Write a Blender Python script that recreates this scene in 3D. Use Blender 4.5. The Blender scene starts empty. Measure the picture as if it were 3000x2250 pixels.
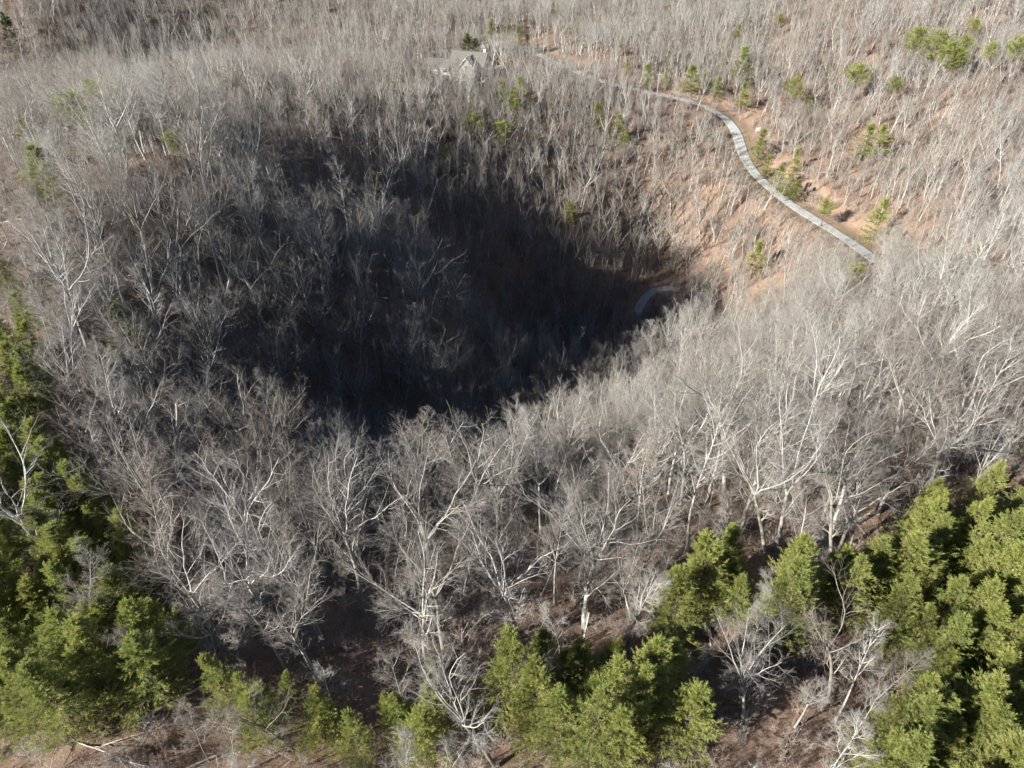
import bpy, math, random
import numpy as np
from mathutils import Vector, Matrix, Quaternion

# ------------------------------------------------------------------ camera, sky, sun
C = bpy.context.scene.collection
scn = bpy.context.scene
F = 2080.0; PITCH = math.radians(36); CAM = np.array([0, 0, 130.0])
cd = bpy.data.cameras.new('camera'); cam = bpy.data.objects.new('camera', cd); C.objects.link(cam)
cd.sensor_width = 36; cd.lens = F / 3000 * 36; cd.clip_start = 1; cd.clip_end = 8000
cam.location = CAM; cam.rotation_euler = (math.pi / 2 - PITCH, 0, 0)
scn.camera = cam

SUN_AZ, SUN_EL = math.radians(30), math.radians(26)
SUN = np.array([-math.cos(SUN_AZ) * math.cos(SUN_EL), -math.sin(SUN_AZ) * math.cos(SUN_EL), math.sin(SUN_EL)])
w = bpy.data.worlds.new('World'); scn.world = w; w.use_nodes = True
nt = w.node_tree; bg = nt.nodes['Background']
sky = nt.nodes.new('ShaderNodeTexSky'); sky.sky_type = 'NISHITA'; sky.sun_disc = False
sky.sun_elevation = SUN_EL; sky.sun_rotation = math.atan2(SUN[0], SUN[1]); sky.altitude = 300; sky.dust_density = 0.0; sky.air_density = 0.5
nt.links.new(sky.outputs[0], bg.inputs[0]); bg.inputs[1].default_value = 0.05
sd = bpy.data.lights.new('sun', 'SUN'); sd.energy = 5.0; sd.angle = math.radians(0.5); sd.color = (1.0, 0.95, 0.88)
so = bpy.data.objects.new('sun', sd); C.objects.link(so)
so.rotation_euler = Vector(SUN).to_track_quat('Z', 'Y').to_euler()
scn.view_settings.view_transform = 'Standard'; scn.view_settings.look = 'None'
scn.view_settings.exposure = 1.35; scn.view_settings.gamma = 1.0
scn.render.engine = 'CYCLES'
scn.cycles.max_bounces = 4; scn.cycles.diffuse_bounces = 1; scn.cycles.glossy_bounces = 1
scn.cycles.transmission_bounces = 2; scn.cycles.transparent_max_bounces = 4
scn.cycles.use_denoising = True; scn.cycles.denoiser = 'OPENIMAGEDENOISE'
scn.cycles.caustics_reflective = False; scn.cycles.caustics_refractive = False
scn.render.use_persistent_data = False

random.seed(11)
RNG = np.random.default_rng(11)

# ------------------------------------------------------------------ projection helpers (to check where things fall)
def ray(px, py):
    a = (px - 1500) / F; b = (1125 - py) / F
    d = np.array([a, math.cos(PITCH) + b * math.sin(PITCH), -math.sin(PITCH) + b * math.cos(PITCH)])
    return d / np.linalg.norm(d)
def proj(P):
    P = np.atleast_2d(P) - CAM
    zf = P[:, 1] * math.cos(PITCH) - P[:, 2] * math.sin(PITCH)
    yf = P[:, 1] * math.sin(PITCH) + P[:, 2] * math.cos(PITCH)
    zz = np.where(zf > 1, zf, 1)
    return 1500 + F * P[:, 0] / zz, 1125 - F * yf / zz, zf

# ------------------------------------------------------------------ terrain surface (estimated heights, ground shaped to cast the hollow's shadow, thin-plate spline)
CP=[
(0,2250,80),(750,2250,69),(1500,2250,64),(2250,2250,68),(3000,2250,80),
(0,1900,86),(750,1900,78),(1500,1900,74),(2250,1900,76),(3000,1900,88),
(0,1600,98),(500,1600,97),(1000,1600,98),(1500,1600,94),(2000,1600,89),(2400,1600,86),(3000,1600,96),
(0,1300,-69),(250,1300,-68),(500,1300,125),(1000,1300,160),(1500,1300,172),(2000,1300,132),(2500,1300,108),(3000,1300,110),
(0,1100,-70),(220,1100,-70),(500,1100,139),(1000,1100,198),(1500,1100,225),(1800,1100,222),(2200,1100,168),(2600,1100,138),(3000,1100,128),
(0,900,-72),(220,900,-73),(500,900,148),(760,1010,160),(1000,900,215),(1500,900,250),(1900,900,269),(2080,930,254),(2200,900,244),(2600,900,190),(3000,900,162),
(0,700,-74),(200,700,-74),(500,700,165),(1000,760,-41),(1500,730,-21),(1900,760,287),(2250,700,275),(2540,730,255),(3000,700,225),
(150,480,-73),(350,430,-73),(650,470,-75),(920,540,-72),(600,330,-68),(720,350,-67),(880,400,-64),(1060,430,-58),(1090,640,-60),(800,700,-65),(1200,520,-48),(1450,620,-35),(1250,400,-55),(1750,620,-29),(1480,450,-45),(2000,520,-35),(2300,500,305),(3000,500,285),
(1100,300,-60),
(100,200,-66),(500,200,-59),(1000,200,345),(1370,200,-57),(2000,200,370),(2500,200,380),(3000,200,380),
(0,0,400),(750,0,440),(1500,0,490),(2250,0,480),(3000,0,490),
]
WP=[(-110,240,67),(-60,250,62),(-150,300,58),(-145,110,56),(-200,190,56),(-190,30,45),(-120,-40,55),(0,-60,66),(150,-20,66),(170,60,64),(230,130,60),(-260,330,60),(330,260,60),
(-700,500,95),(700,500,110),(0,1000,120),(-800,-500,60),(800,-500,60),(0,-700,50),(-600,0,30),(600,0,50),(-700,1100,120),(700,1100,130)]
pts=[CAM+ray(a,b)*(d if d>0 else (130+d)/-ray(a,b)[2]) for a,b,d in CP]+[np.array(p,float) for p in WP]
pts=np.array(pts)
def fit(P,lam):
    n=len(P); X=P[:,:2]/100
    r2=((X[:,None]-X[None])**2).sum(-1); K=np.where(r2>0,.5*r2*np.log(np.maximum(r2,1e-12)),0)+lam*np.eye(n)
    A=np.zeros((n+3,n+3)); A[:n,:n]=K; A[:n,n]=1; A[:n,n+1:]=X; A[n,:n]=1; A[n+1:,:n]=X.T
    return X,np.linalg.solve(A,np.r_[P[:,2],0,0,0])
X0,W0=fit(pts,0.02)

def TPS(x, y):
    x = np.asarray(x, float); y = np.asarray(y, float); s = x.shape
    Q = np.stack([x.ravel(), y.ravel()], 1) / 100; out = np.zeros(len(Q))
    for i in range(0, len(Q), 20000):
        q = Q[i:i + 20000]; r2 = ((q[:, None] - X0[None]) ** 2).sum(-1)
        out[i:i + 20000] = np.where(r2 > 0, .5 * r2 * np.log(np.maximum(r2, 1e-12)), 0) @ W0[:-3] + W0[-3] + q @ W0[-2:]
    return out.reshape(s)
# small relief: sum of rotated sines
_w = np.random.default_rng(5)
WAV = [(_w.uniform(0, 6.28), _w.uniform(0, 6.28), L * _w.uniform(.8, 1.2), A) for L, A in
       [(60, 1.0), (60, 1.0), (45, .8), (33, .6), (28, .5), (20, .35), (15, .3), (11, .22), (8, .15), (6, .1), (5, .1)]]
def relief(x, y):
    z = 0
    for th, ph, L, A in WAV:
        z = z + A * np.sin((x * math.cos(th) + y * math.sin(th)) * 2 * math.pi / L + ph + 1.5 * np.sin((x * math.sin(th) - y * math.cos(th)) / L))
    return z
def base_h(x, y):
    fall = np.clip((np.hypot(x, np.asarray(y) - 200) - 800) / 600, 0, 1)
    return np.clip(TPS(x, y), -5, 170) * (1 - fall) + 110 * fall + relief(x, y)

def march(px, py, hf, lo=20, hi=900):
    d = ray(px, py); ts = np.arange(lo, hi, 2.0); P = CAM + d * ts[:, None]
    b = np.nonzero(P[:, 2] < hf(P[:, 0], P[:, 1]))[0]
    t = ts[b[0]] if len(b) else hi
    tt = np.arange(t - 2, t + .1, .1); P = CAM + d * tt[:, None]
    b = np.nonzero(P[:, 2] < hf(P[:, 0], P[:, 1]))[0]
    return P[b[0]] if len(b) else P[-1]

def smooth_path(pts, step=2.0, it=3):
    P = np.array(pts)
    seg = np.r_[0, np.cumsum(np.linalg.norm(np.diff(P[:, :2], axis=0), axis=1))]
    t = np.arange(0, seg[-1], step)
    Q = np.stack([np.interp(t, seg, P[:, k]) for k in range(P.shape[1])], 1)
    k = 5
    for _ in range(it):
        R = np.pad(Q, ((k, k), (0, 0)), 'edge'); Q2 = np.stack([np.convolve(R[:, c], np.ones(2 * k + 1) / (2 * k + 1), 'valid') for c in range(Q.shape[1])], 1)
        Q2[0], Q2[-1] = Q[0], Q[-1]; Q = Q2
    return Q
ROAD_PX = [(1490, 122), (1560, 150), (1640, 190), (1740, 232), (1822, 258), (1890, 268), (1955, 281), (2017, 292), (2078, 307), (2125, 327), (2154, 348), (2169, 372),
           (2170, 398), (2164, 426), (2168, 455), (2185, 490), (2217, 525), (2265, 563), (2317, 601), (2375, 638), (2433, 670), (2480, 699), (2520, 728), (2580, 775)]
TRACK_PX = [(1990, 850), (1965, 826), (1925, 818), (1885, 835), (1862, 880), (1865, 930)]
DRIVE_PX = [(1490, 122), (1430, 128), (1385, 150), (1330, 152), (1260, 150)]
def path_of(px): return smooth_path([march(a, b, base_h) for a, b in px])
ROAD = path_of(ROAD_PX); TRACK = path_of(TRACK_PX); DRIVE = path_of(DRIVE_PX)
HOUSE_P = march(1365, 232, base_h)
def dist_path(x, y, path):
    x = np.asarray(x, float); sh = x.shape; x = x.ravel(); y = np.asarray(y, float).ravel()
    u_ = np.arange(0, len(path) - 1 + 1e-6, .2); path = np.stack([np.interp(u_, np.arange(len(path)), path[:, c]) for c in range(3)], 1)
    bx0, bx1, by0, by1 = path[:, 0].min() - 30, path[:, 0].max() + 30, path[:, 1].min() - 30, path[:, 1].max() + 30
    inb = (x > bx0) & (x < bx1) & (y > by0) & (y < by1); X_, Y_ = x[inb], y[inb]; DM = np.full(len(X_), 1e9); ZZ = np.zeros(len(X_))
    dm = np.full(len(x), 1e9); zz = np.zeros(len(x))
    for p in path:
        d = np.hypot(X_ - p[0], Y_ - p[1]); m = d < DM; DM[m] = d[m]; ZZ[m] = p[2]
    dm[inb] = DM; zz[inb] = ZZ
    return dm.reshape(sh), zz.reshape(sh)
CARVES = [(ROAD, 6.0, 14.0), (TRACK, 3.5, 7.0), (DRIVE, 3.5, 8.0)]
def carve(x, y, z):
    for path, r0, r1 in CARVES:
        d, pz = dist_path(x, y, path)
        f = np.clip((r1 - d) / (r1 - r0), 0, 1); f = f * f * (3 - 2 * f)
        z = z * (1 - f) + pz * f
    d = np.hypot(np.asarray(x) - HOUSE_P[0], np.asarray(y) - (HOUSE_P[1] + 6))
    f = np.clip((26 - d) / 12, 0, 1); f = f * f * (3 - 2 * f)
    return z * (1 - f) + HOUSE_P[2] * f
def axis(lo, hi, step, far):
    a = list(np.arange(lo, hi + .01, step)); s = step
    while a[-1] < far: s *= 1.25; a.append(a[-1] + s)
    s = step; b = []
    v = lo
    while v > -far: s *= 1.25; v -= s; b.append(v)
    return np.array(b[::-1] + a)
AX = axis(-240, 400, 2.0, 2500); AY = axis(-40, 600, 2.0, 2500)
GX, GY = np.meshgrid(AX, AY); GZ = carve(GX, GY, base_h(GX, GY))
def ground(x, y):
    x = np.asarray(x, float); y = np.asarray(y, float)
    i = np.clip(np.searchsorted(AX, x) - 1, 0, len(AX) - 2); j = np.clip(np.searchsorted(AY, y) - 1, 0, len(AY) - 2)
    u = (x - AX[i]) / (AX[i + 1] - AX[i]); v = (y - AY[j]) / (AY[j + 1] - AY[j])
    return (GZ[j, i] * (1 - u) + GZ[j, i + 1] * u) * (1 - v) + (GZ[j + 1, i] * (1 - u) + GZ[j + 1, i + 1] * u) * v
def sunlit(x, y, z):
    x = np.asarray(x, float); lit = np.ones(x.shape, bool)
    for k in range(3, 330, 3):
        lit &= (z + SUN[2] * k) > ground(x + SUN[0] * k, y + SUN[1] * k)
    return lit

# ------------------------------------------------------------------ materials
def new_mat(name, rough=0.9, spec=0.2):
    m = bpy.data.materials.new(name); m.use_nodes = True
    b = m.node_tree.nodes['Principled BSDF']; b.inputs['Roughness'].default_value = rough
    b.inputs['Specular IOR Level'].default_value = spec
    return m, m.node_tree, b
def node(t, kind, **kw):
    n = t.nodes.new(kind)
    for k, v in kw.items(): setattr(n, k, v)
    return n
def ramp(t, stops, src):
    r = t.nodes.new('ShaderNodeValToRGB'); e = r.color_ramp.elements
    while len(e) < len(stops): e.new(0.5)
    for q, (p, c) in zip(e, stops): q.position = p; q.color = (*c, 1)
    t.links.new(src, r.inputs[0]); return r.outputs[0]
def mixc(t, a, b, f, mode='MIX'):
    m = t.nodes.new('ShaderNodeMix'); m.data_type = 'RGBA'; m.blend_type = mode
    for inp, v in ((m.inputs[0], f), (m.inputs[6], a), (m.inputs[7], b)):
        if isinstance(v, bpy.types.NodeSocket): t.links.new(v, inp)
        elif isinstance(v, (int, float)): inp.default_value = v
        else: inp.default_value = (*v, 1)
    return m.outputs[2]
def noise(t, scale, detail=4, vec=None, rough=.6):
    n = t.nodes.new('ShaderNodeTexNoise'); n.inputs['Scale'].default_value = scale; n.inputs['Detail'].default_value = detail; n.inputs['Roughness'].default_value = rough
    if vec is not None: t.links.new(vec, n.inputs['Vector'])
    return n.outputs['Fac']
def wood_mat(name, stops, scale, dark):
    m, t, b = new_mat(name, .85, .25)
    oi = node(t, 'ShaderNodeObjectInfo'); tc = node(t, 'ShaderNodeTexCoord')
    c = ramp(t, stops, oi.outputs['Random'])
    f = noise(t, scale, 5, tc.outputs['Object'])
    c = mixc(t, c, dark, ramp(t, [(.42, (0, 0, 0)), (.68, (.75, .75, .75))], f))
    t.links.new(c, b.inputs['Base Color']); return m
M_BARK = wood_mat('pale_bark', [(0, (.20, .175, .145)), (.15, (.52, .51, .47)), (.3, (.30, .275, .235)), (.45, (.66, .65, .61)), (.58, (.22, .19, .155)), (.7, (.46, .445, .40)), (.85, (.60, .59, .55)), (1, (.30, .27, .225))], 1.1, (.17, .165, .14))
M_TWIG = wood_mat('twig_bark', [(0, (.25, .235, .21)), (.15, (.42, .415, .39)), (.35, (.18, .155, .13)), (.5, (.36, .35, .325)), (.65, (.27, .205, .155)), (.8, (.39, .38, .35)), (1, (.25, .24, .225))], .5, (.24, .215, .19))
M_BRUSH = wood_mat('brush_twig', [(0, (.36, .27, .21)), (.5, (.50, .46, .41)), (.8, (.44, .40, .36)), (1, (.34, .24, .18))], .8, (.26, .2, .16))
M_PBARK = wood_mat('pine_bark', [(0, (.16, .11, .085)), (1, (.22, .17, .14))], 2, (.07, .055, .045))
def needle_mat(name, stops):
    m, t, b = new_mat(name, .6, .3)
    oi = node(t, 'ShaderNodeObjectInfo'); tc = node(t, 'ShaderNodeTexCoord')
    at = node(t, 'ShaderNodeAttribute', attribute_name='clump')
    c = ramp(t, stops, at.outputs['Fac'])
    c = mixc(t, c, (.25, .30, .09), ramp(t, [(.35, (0, 0, 0)), (.9, (.5, .5, .5))], oi.outputs['Random']))
    t.links.new(c, b.inputs['Base Color'])
    tr = node(t, 'ShaderNodeBsdfTranslucent'); t.links.new(c, tr.inputs[0])
    mx = node(t, 'ShaderNodeMixShader'); mx.inputs[0].default_value = .42
    t.links.new(b.outputs[0], mx.inputs[1]); t.links.new(tr.outputs[0], mx.inputs[2])
    t.links.new(mx.outputs[0], t.nodes['Material Output'].inputs[0]); return m
M_NEEDLE = needle_mat('pine_needles', [(0, (.27, .33, .09)), (.5, (.38, .42, .12)), (.85, (.46, .46, .15)), (1, (.36, .27, .13))])
M_NEEDLE_D = needle_mat('dark_needles', [(0, (.025, .06, .02)), (.6, (.05, .10, .03)), (1, (.09, .14, .04))])
def plain(name, col, rough=.8, n=0.15, sc=1.0):
    m, t, b = new_mat(name, rough)
    tc = node(t, 'ShaderNodeTexCoord')
    c = mixc(t, col, tuple(v * (1 - 2 * n) for v in col), noise(t, sc, 5, tc.outputs['Object']))
    t.links.new(c, b.inputs['Base Color']); return m

# leaf-litter ground
M_GROUND, t, b = new_mat('leaf_litter', .95, .1)
g = node(t, 'ShaderNodeNewGeometry'); P_ = g.outputs['Position']
c1 = ramp(t, [(.25, (.10, .065, .045)), (.45, (.19, .128, .092)), (.62, (.29, .20, .145)), (.8, (.38, .28, .21))], noise(t, .9, 9, P_, .75))
c2 = ramp(t, [(.3, (.12, .08, .06)), (.7, (.37, .26, .19))], noise(t, .03, 5, P_))
c = mixc(t, c1, c2, .35)
vo = node(t, 'ShaderNodeTexVoronoi'); vo.inputs['Scale'].default_value = 3.3; t.links.new(P_, vo.inputs['Vector'])
c = mixc(t, c, mixc(t, (.10, .065, .05), (.46, .34, .25), vo.outputs['Color']), .35)
at = node(t, 'ShaderNodeAttribute', attribute_name='grass')
gc = ramp(t, [(.3, (.15, .15, .065)), (.5, (.27, .25, .12)), (.75, (.42, .35, .21))], noise(t, .35, 6, P_))
gm = node(t, 'ShaderNodeMath', operation='MULTIPLY_ADD'); t.links.new(noise(t, .5, 5, P_), gm.inputs[0]); gm.inputs[1].default_value = 1.2; gm.inputs[2].default_value = -.6
ga = node(t, 'ShaderNodeMath', operation='ADD', use_clamp=True); t.links.new(at.outputs['Fac'], ga.inputs[0]); t.links.new(gm.outputs[0], ga.inputs[1])
gf = node(t, 'ShaderNodeMath', operation='MULTIPLY', use_clamp=True); t.links.new(ga.outputs[0], gf.inputs[0]); t.links.new(at.outputs['Fac'], gf.inputs[1])
c = mixc(t, c, gc, gf.outputs[0])
at2 = node(t, 'ShaderNodeAttribute', attribute_name='clay')
c = mixc(t, c, ramp(t, [(.3, (.28, .19, .135)), (.7, (.47, .34, .25))], noise(t, .6, 6, P_)), at2.outputs['Fac'])
t.links.new(c, b.inputs['Base Color'])
bp = node(t, 'ShaderNodeBump'); bp.inputs['Strength'].default_value = .8; bp.inputs['Distance'].default_value = .35
t.links.new(noise(t, 2.5, 8, P_, .8), bp.inputs['Height']); t.links.new(bp.outputs[0], b.inputs['Normal'])
# weathered asphalt
M_ROAD, t, b = new_mat('weathered_asphalt', .85, .3)
g = node(t, 'ShaderNodeNewGeometry'); P_ = g.outputs['Position']
c = ramp(t, [(.3, (.34, .345, .34)), (.55, (.46, .47, .465)), (.75, (.56, .57, .56))], noise(t, .35, 8, P_, .7))
uv = node(t, 'ShaderNodeAttribute', attribute_name='across')
c = mixc(t, c, (.36, .33, .28), ramp(t, [(.82, (0, 0, 0)), (.99, (1, 1, 1))], uv.outputs['Fac']))
c = mixc(t, c, (.26, .27, .27), ramp(t, [(.0, (.55, .55, .55)), (.12, (0, 0, 0)), (.38, (0, 0, 0)), (.5, (.4, .4, .4)), (.62, (0, 0, 0))], uv.outputs['Fac']))
t.links.new(c, b.inputs['Base Color'])

# ------------------------------------------------------------------ mesh helpers
def mesh_np(name, V, faces, mats, smooth=False, fmat=None, attrs=None):
    """faces: list of int arrays (n,3) or (n,4)"""
    me = bpy.data.meshes.new(name)
    faces = [f for f in faces if len(f)]
    nl = sum(f.size for f in faces); nf = sum(len(f) for f in faces)
    me.vertices.add(len(V)); me.vertices.foreach_set('co', np.asarray(V, np.float32).ravel())
    me.loops.add(nl); me.polygons.add(nf)
    me.loops.foreach_set('vertex_index', np.concatenate([f.ravel() for f in faces]).astype(np.int32))
    tot = np.concatenate([np.full(len(f), f.shape[1]) for f in faces]); st = np.r_[0, np.cumsum(tot)[:-1]]
    me.polygons.foreach_set('loop_start', st.astype(np.int32))
    for m in mats: me.materials.append(m)
    if fmat is not None: me.polygons.foreach_set('material_index', np.asarray(fmat, np.int32))
    me.polygons.foreach_set('use_smooth', np.full(nf, smooth))
    for k, v in (attrs or {}).items():
        a = me.attributes.new(k, 'FLOAT', 'POINT'); a.data.foreach_set('value', np.asarray(v, np.float32))
    me.update(calc_edges=True); me.validate(); return me
def link(name, me, parent=None, loc=None, **props):
    o = bpy.data.objects.new(name, me); C.objects.link(o)
    if parent is not None: o.parent = parent
    if loc is not None: o.location = loc
    for k, v in props.items(): o[k] = v
    return o
def nrm(a): return a / np.maximum(np.linalg.norm(a, axis=-1, keepdims=True), 1e-9)
def grow(S, D, L, K, wig, up, rng, out=None):
    N = len(S); P = np.zeros((N, K + 1, 3)); P[:, 0] = S; d = nrm(D)
    for k in range(K):
        d = nrm(d + rng.normal(size=(N, 3)) * wig + np.array([0, 0, up]))
        P[:, k + 1] = P[:, k] + d * (L / K)[:, None]
    return P
def spawn(P, L, R, n, t0, t1, ang, angv, lr, rng, rexp=1.0, rr=.55):
    """children from parents P(N,K+1,3); returns start,dir,len,rad"""
    N, K1, _ = P.shape; K = K1 - 1
    tt = (np.arange(n)[None] + rng.uniform(0, 1, (N, n))) / n * (t1 - t0) + t0
    x = tt * K; i = np.clip(x.astype(int), 0, K - 1); f = (x - i)[..., None]; rows = np.arange(N)[:, None]
    a = P[rows, i]; b_ = P[rows, i + 1]; S = a * (1 - f) + b_ * f; pd = nrm(b_ - a)
    q = rng.normal(size=pd.shape); q = nrm(q - (q * pd).sum(-1, keepdims=True) * pd)
    th = np.radians(ang + rng.normal(size=tt.shape) * angv)[..., None]
    D = pd * np.cos(th) + q * np.sin(th)
    Lc = L[:, None] * lr * (1.15 - .55 * (tt - t0) / max(t1 - t0, .01)) * rng.uniform(.7, 1.25, tt.shape)
    Rc = R[:, None] * np.clip(1 - .8 * tt, .15, 1) ** rexp * rr
    return S.reshape(-1, 3), D.reshape(-1, 3), Lc.ravel(), Rc.ravel()
def tubes(P, R, S, tip=.15, off=0, phase=True):
    """R: radius at start (N,) or (N,K1)"""
    N, K1, _ = P.shape
    if R.ndim == 1: R = R[:, None] * np.linspace(1, tip, K1)[None]
    T = nrm(P[:, -1] - P[:, 0]); A = np.where(np.abs(T[:, 2:3]) < .9, [[0, 0, 1.]], [[1., 0, 0]])
    U = nrm(np.cross(T, A)); W = np.cross(T, U)
    an = np.arange(S) / S * 2 * math.pi
    ring = U[:, None, None] * np.cos(an)[None, None, :, None] + W[:, None, None] * np.sin(an)[None, None, :, None]
    V = (P[:, :, None] + ring * R[:, :, None, None]).reshape(-1, 3)
    idx = off + np.arange(N * K1 * S).reshape(N, K1, S)
    n2 = np.roll(idx, -1, axis=2)
    Fq = np.stack([idx[:, :-1], n2[:, :-1], n2[:, 1:], idx[:, 1:]], -1).reshape(-1, 4)
    return V, Fq
def spikes(P0, P1, R, off=0):
    """three-sided twigs, base ring and a tip"""
    N = len(P0); T = nrm(P1 - P0); A = np.where(np.abs(T[:, 2:3]) < .9, [[0, 0, 1.]], [[1., 0, 0]])
    U = nrm(np.cross(T, A)); W = np.cross(T, U); an = np.arange(3) / 3 * 2 * math.pi
    B = P0[:, None] + (U[:, None] * np.cos(an)[None, :, None] + W[:, None] * np.sin(an)[None, :, None]) * R[:, None, None]
    V = np.concatenate([B, P1[:, None]], 1).reshape(-1, 3)
    b = off + np.arange(N)[:, None] * 4
    Ft = np.concatenate([b + [[0, 1, 3]], b + [[1, 2, 3]], b + [[2, 0, 3]]])
    return V, Ft

# ------------------------------------------------------------------ bare trees: (trunk mesh, crown mesh, height)
def bare_tree(kind, seed, lod):
    """kind oak/poplar/fan/sapling; lod 0 near, 1 middle, 2 far"""
    r = np.random.default_rng(seed); TH = [1.0, 1.1, 1.35][lod]
    if kind == 'oak':
        Ht = 19 + r.uniform(-1, 2); ft = .48; tr = .27; n1, a1, l1, w1, up1, t0 = 12, 41, .42, .15, .09, .50; n2, l2 = 8, .42
    elif kind == 'poplar':
        Ht = 23 + r.uniform(-1, 1); ft = .95; tr = .21; n1, a1, l1, w1, up1, t0 = 18, 48, .20, .07, .12, .45; n2, l2 = 7, .45
    elif kind == 'fan':
        Ht = 17 + r.uniform(-1, 1); ft = .42; tr = .21; n1, a1, l1, w1, up1, t0 = 9, 28, .85, .07, .06, .6; n2, l2 = 9, .36
    else:
        Ht = 12 + r.uniform(-1, 1); ft = .9; tr = .085; n1, a1, l1, w1, up1, t0 = 10, 42, .26, .08, .12, .35; n2, l2 = 6, .5
    K0 = 9; L0 = Ht * ft
    T = grow(np.zeros((1, 3)) - [[0, 0, .6]], np.array([[r.normal() * .05, r.normal() * .05, 1.]]), np.array([L0 + .6]), K0, .045 if kind != 'oak' else .06, .02, r)
    rt = tr * TH ** .3 * (1 - np.linspace(0, 1, K0 + 1) * (.9 if ft > .8 else .38))[None]; rt[0, 0] *= 1.5; rt[0, 1] *= 1.08
    tv, tf = tubes(T, rt, [8, 6, 5][lod])
    trunk = (tv, tf)
    R0 = np.array([tr])
    S, D, L, R = spawn(T, np.array([L0]), R0, n1, t0, 1.0, a1, 9, l1, r, rr=.68)
    if kind in ('oak', 'fan'):
        # leaders leave the fork itself
        nf = 5 if kind == 'oak' else 5
        S[-nf:] = T[0, -1]; ph = r.uniform(0, 6.28) + np.arange(nf) * 6.28 / nf; el = np.radians(r.uniform(54, 76, nf) if kind == 'oak' else r.uniform(62, 82, nf))
        D[-nf:] = np.stack([np.cos(ph) * np.cos(el), np.sin(ph) * np.cos(el), np.sin(el)], 1)
        L[-nf:] = (Ht - L0) * r.uniform(.85, 1.15, nf); R[-nf:] = tr * .45 * r.uniform(.8, 1.1, nf)
    L = np.maximum(L, Ht * .12); R = np.maximum(R, .03)
    K1_ = [8, 6, 4][lod]
    B1 = grow(S, D, L, K1_, w1, up1, r)
    v1, f1 = tubes(B1, R * TH * 1.0, [5, 4, 3][lod], .2)
    n2_ = n2 if lod < 2 else max(4, n2 - 3)
    S2, D2, L2, R2 = spawn(B1, L, R, n2_, .18, .98, 42, 12, l2, r, rr=.5)
    R2 = np.maximum(R2 * 1.15, .022)
    B2 = grow(S2, D2, L2, [5, 4, 3][lod], .18 if kind == 'oak' else .10, .05, r)
    v2, f2 = tubes(B2, R2 * TH, 3, off=len(v1))
    n3 = [7, 6, 4][lod]
    S3, D3, L3, R3 = spawn(B2, L2, R2, n3, .15, 1.0, 38, 12, .50, r, rr=.5)
    L3 = np.maximum(L3, .5)
    B3 = grow(S3, D3, L3, 2, .13, .06, r)
    R3 = np.maximum(R3, .009) * TH
    if lod == 0: v3, f3 = tubes(B3, R3, 3, off=len(v1) + len(v2))
    else: v3, f3 = spikes(B3[:, 0], B3[:, 2], R3 * 1.1, off=len(v1) + len(v2))
    off = len(v1) + len(v2) + len(v3)
    n4 = [6, 3, 0][lod]
    V = [v1, v2, v3]; tri = []
    if n4:
        S4, D4, L4, R4 = spawn(B3, L3, R3, n4, .1, 1.0, 33, 10, .62, r, rr=.6)
        L4 = np.maximum(L4, .35); D4 = nrm(D4 + [0, 0, .12])
        v4, f4 = spikes(S4, S4 + D4 * L4[:, None], np.full(len(S4), (.0065 * TH)), off)
        V.append(v4); tri.append(f4)
    quads = [f1, f2]; nb = len(f1) + len(f2)
    if lod == 0: quads.append(f3)
    else: tri.insert(0, f3)
    qn = sum(len(q) for q in quads); tn = sum(len(q) for q in tri)
    fm = np.r_[np.zeros(len(f1)), np.zeros(len(f2)) if lod < 2 else np.ones(len(f2)), np.ones(qn - nb + tn)]
    V = np.concatenate(V)
    crown = mesh_np('bare_crown', V, [np.concatenate(quads)] + ([np.concatenate(tri)] if tri else []), [M_BARK, M_TWIG], True, fm)
    return mesh_np('bare_trunk', tv, [tf], [M_BARK], True), crown, float(V[:, 2].max()), (tv, tf, V)
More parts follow.
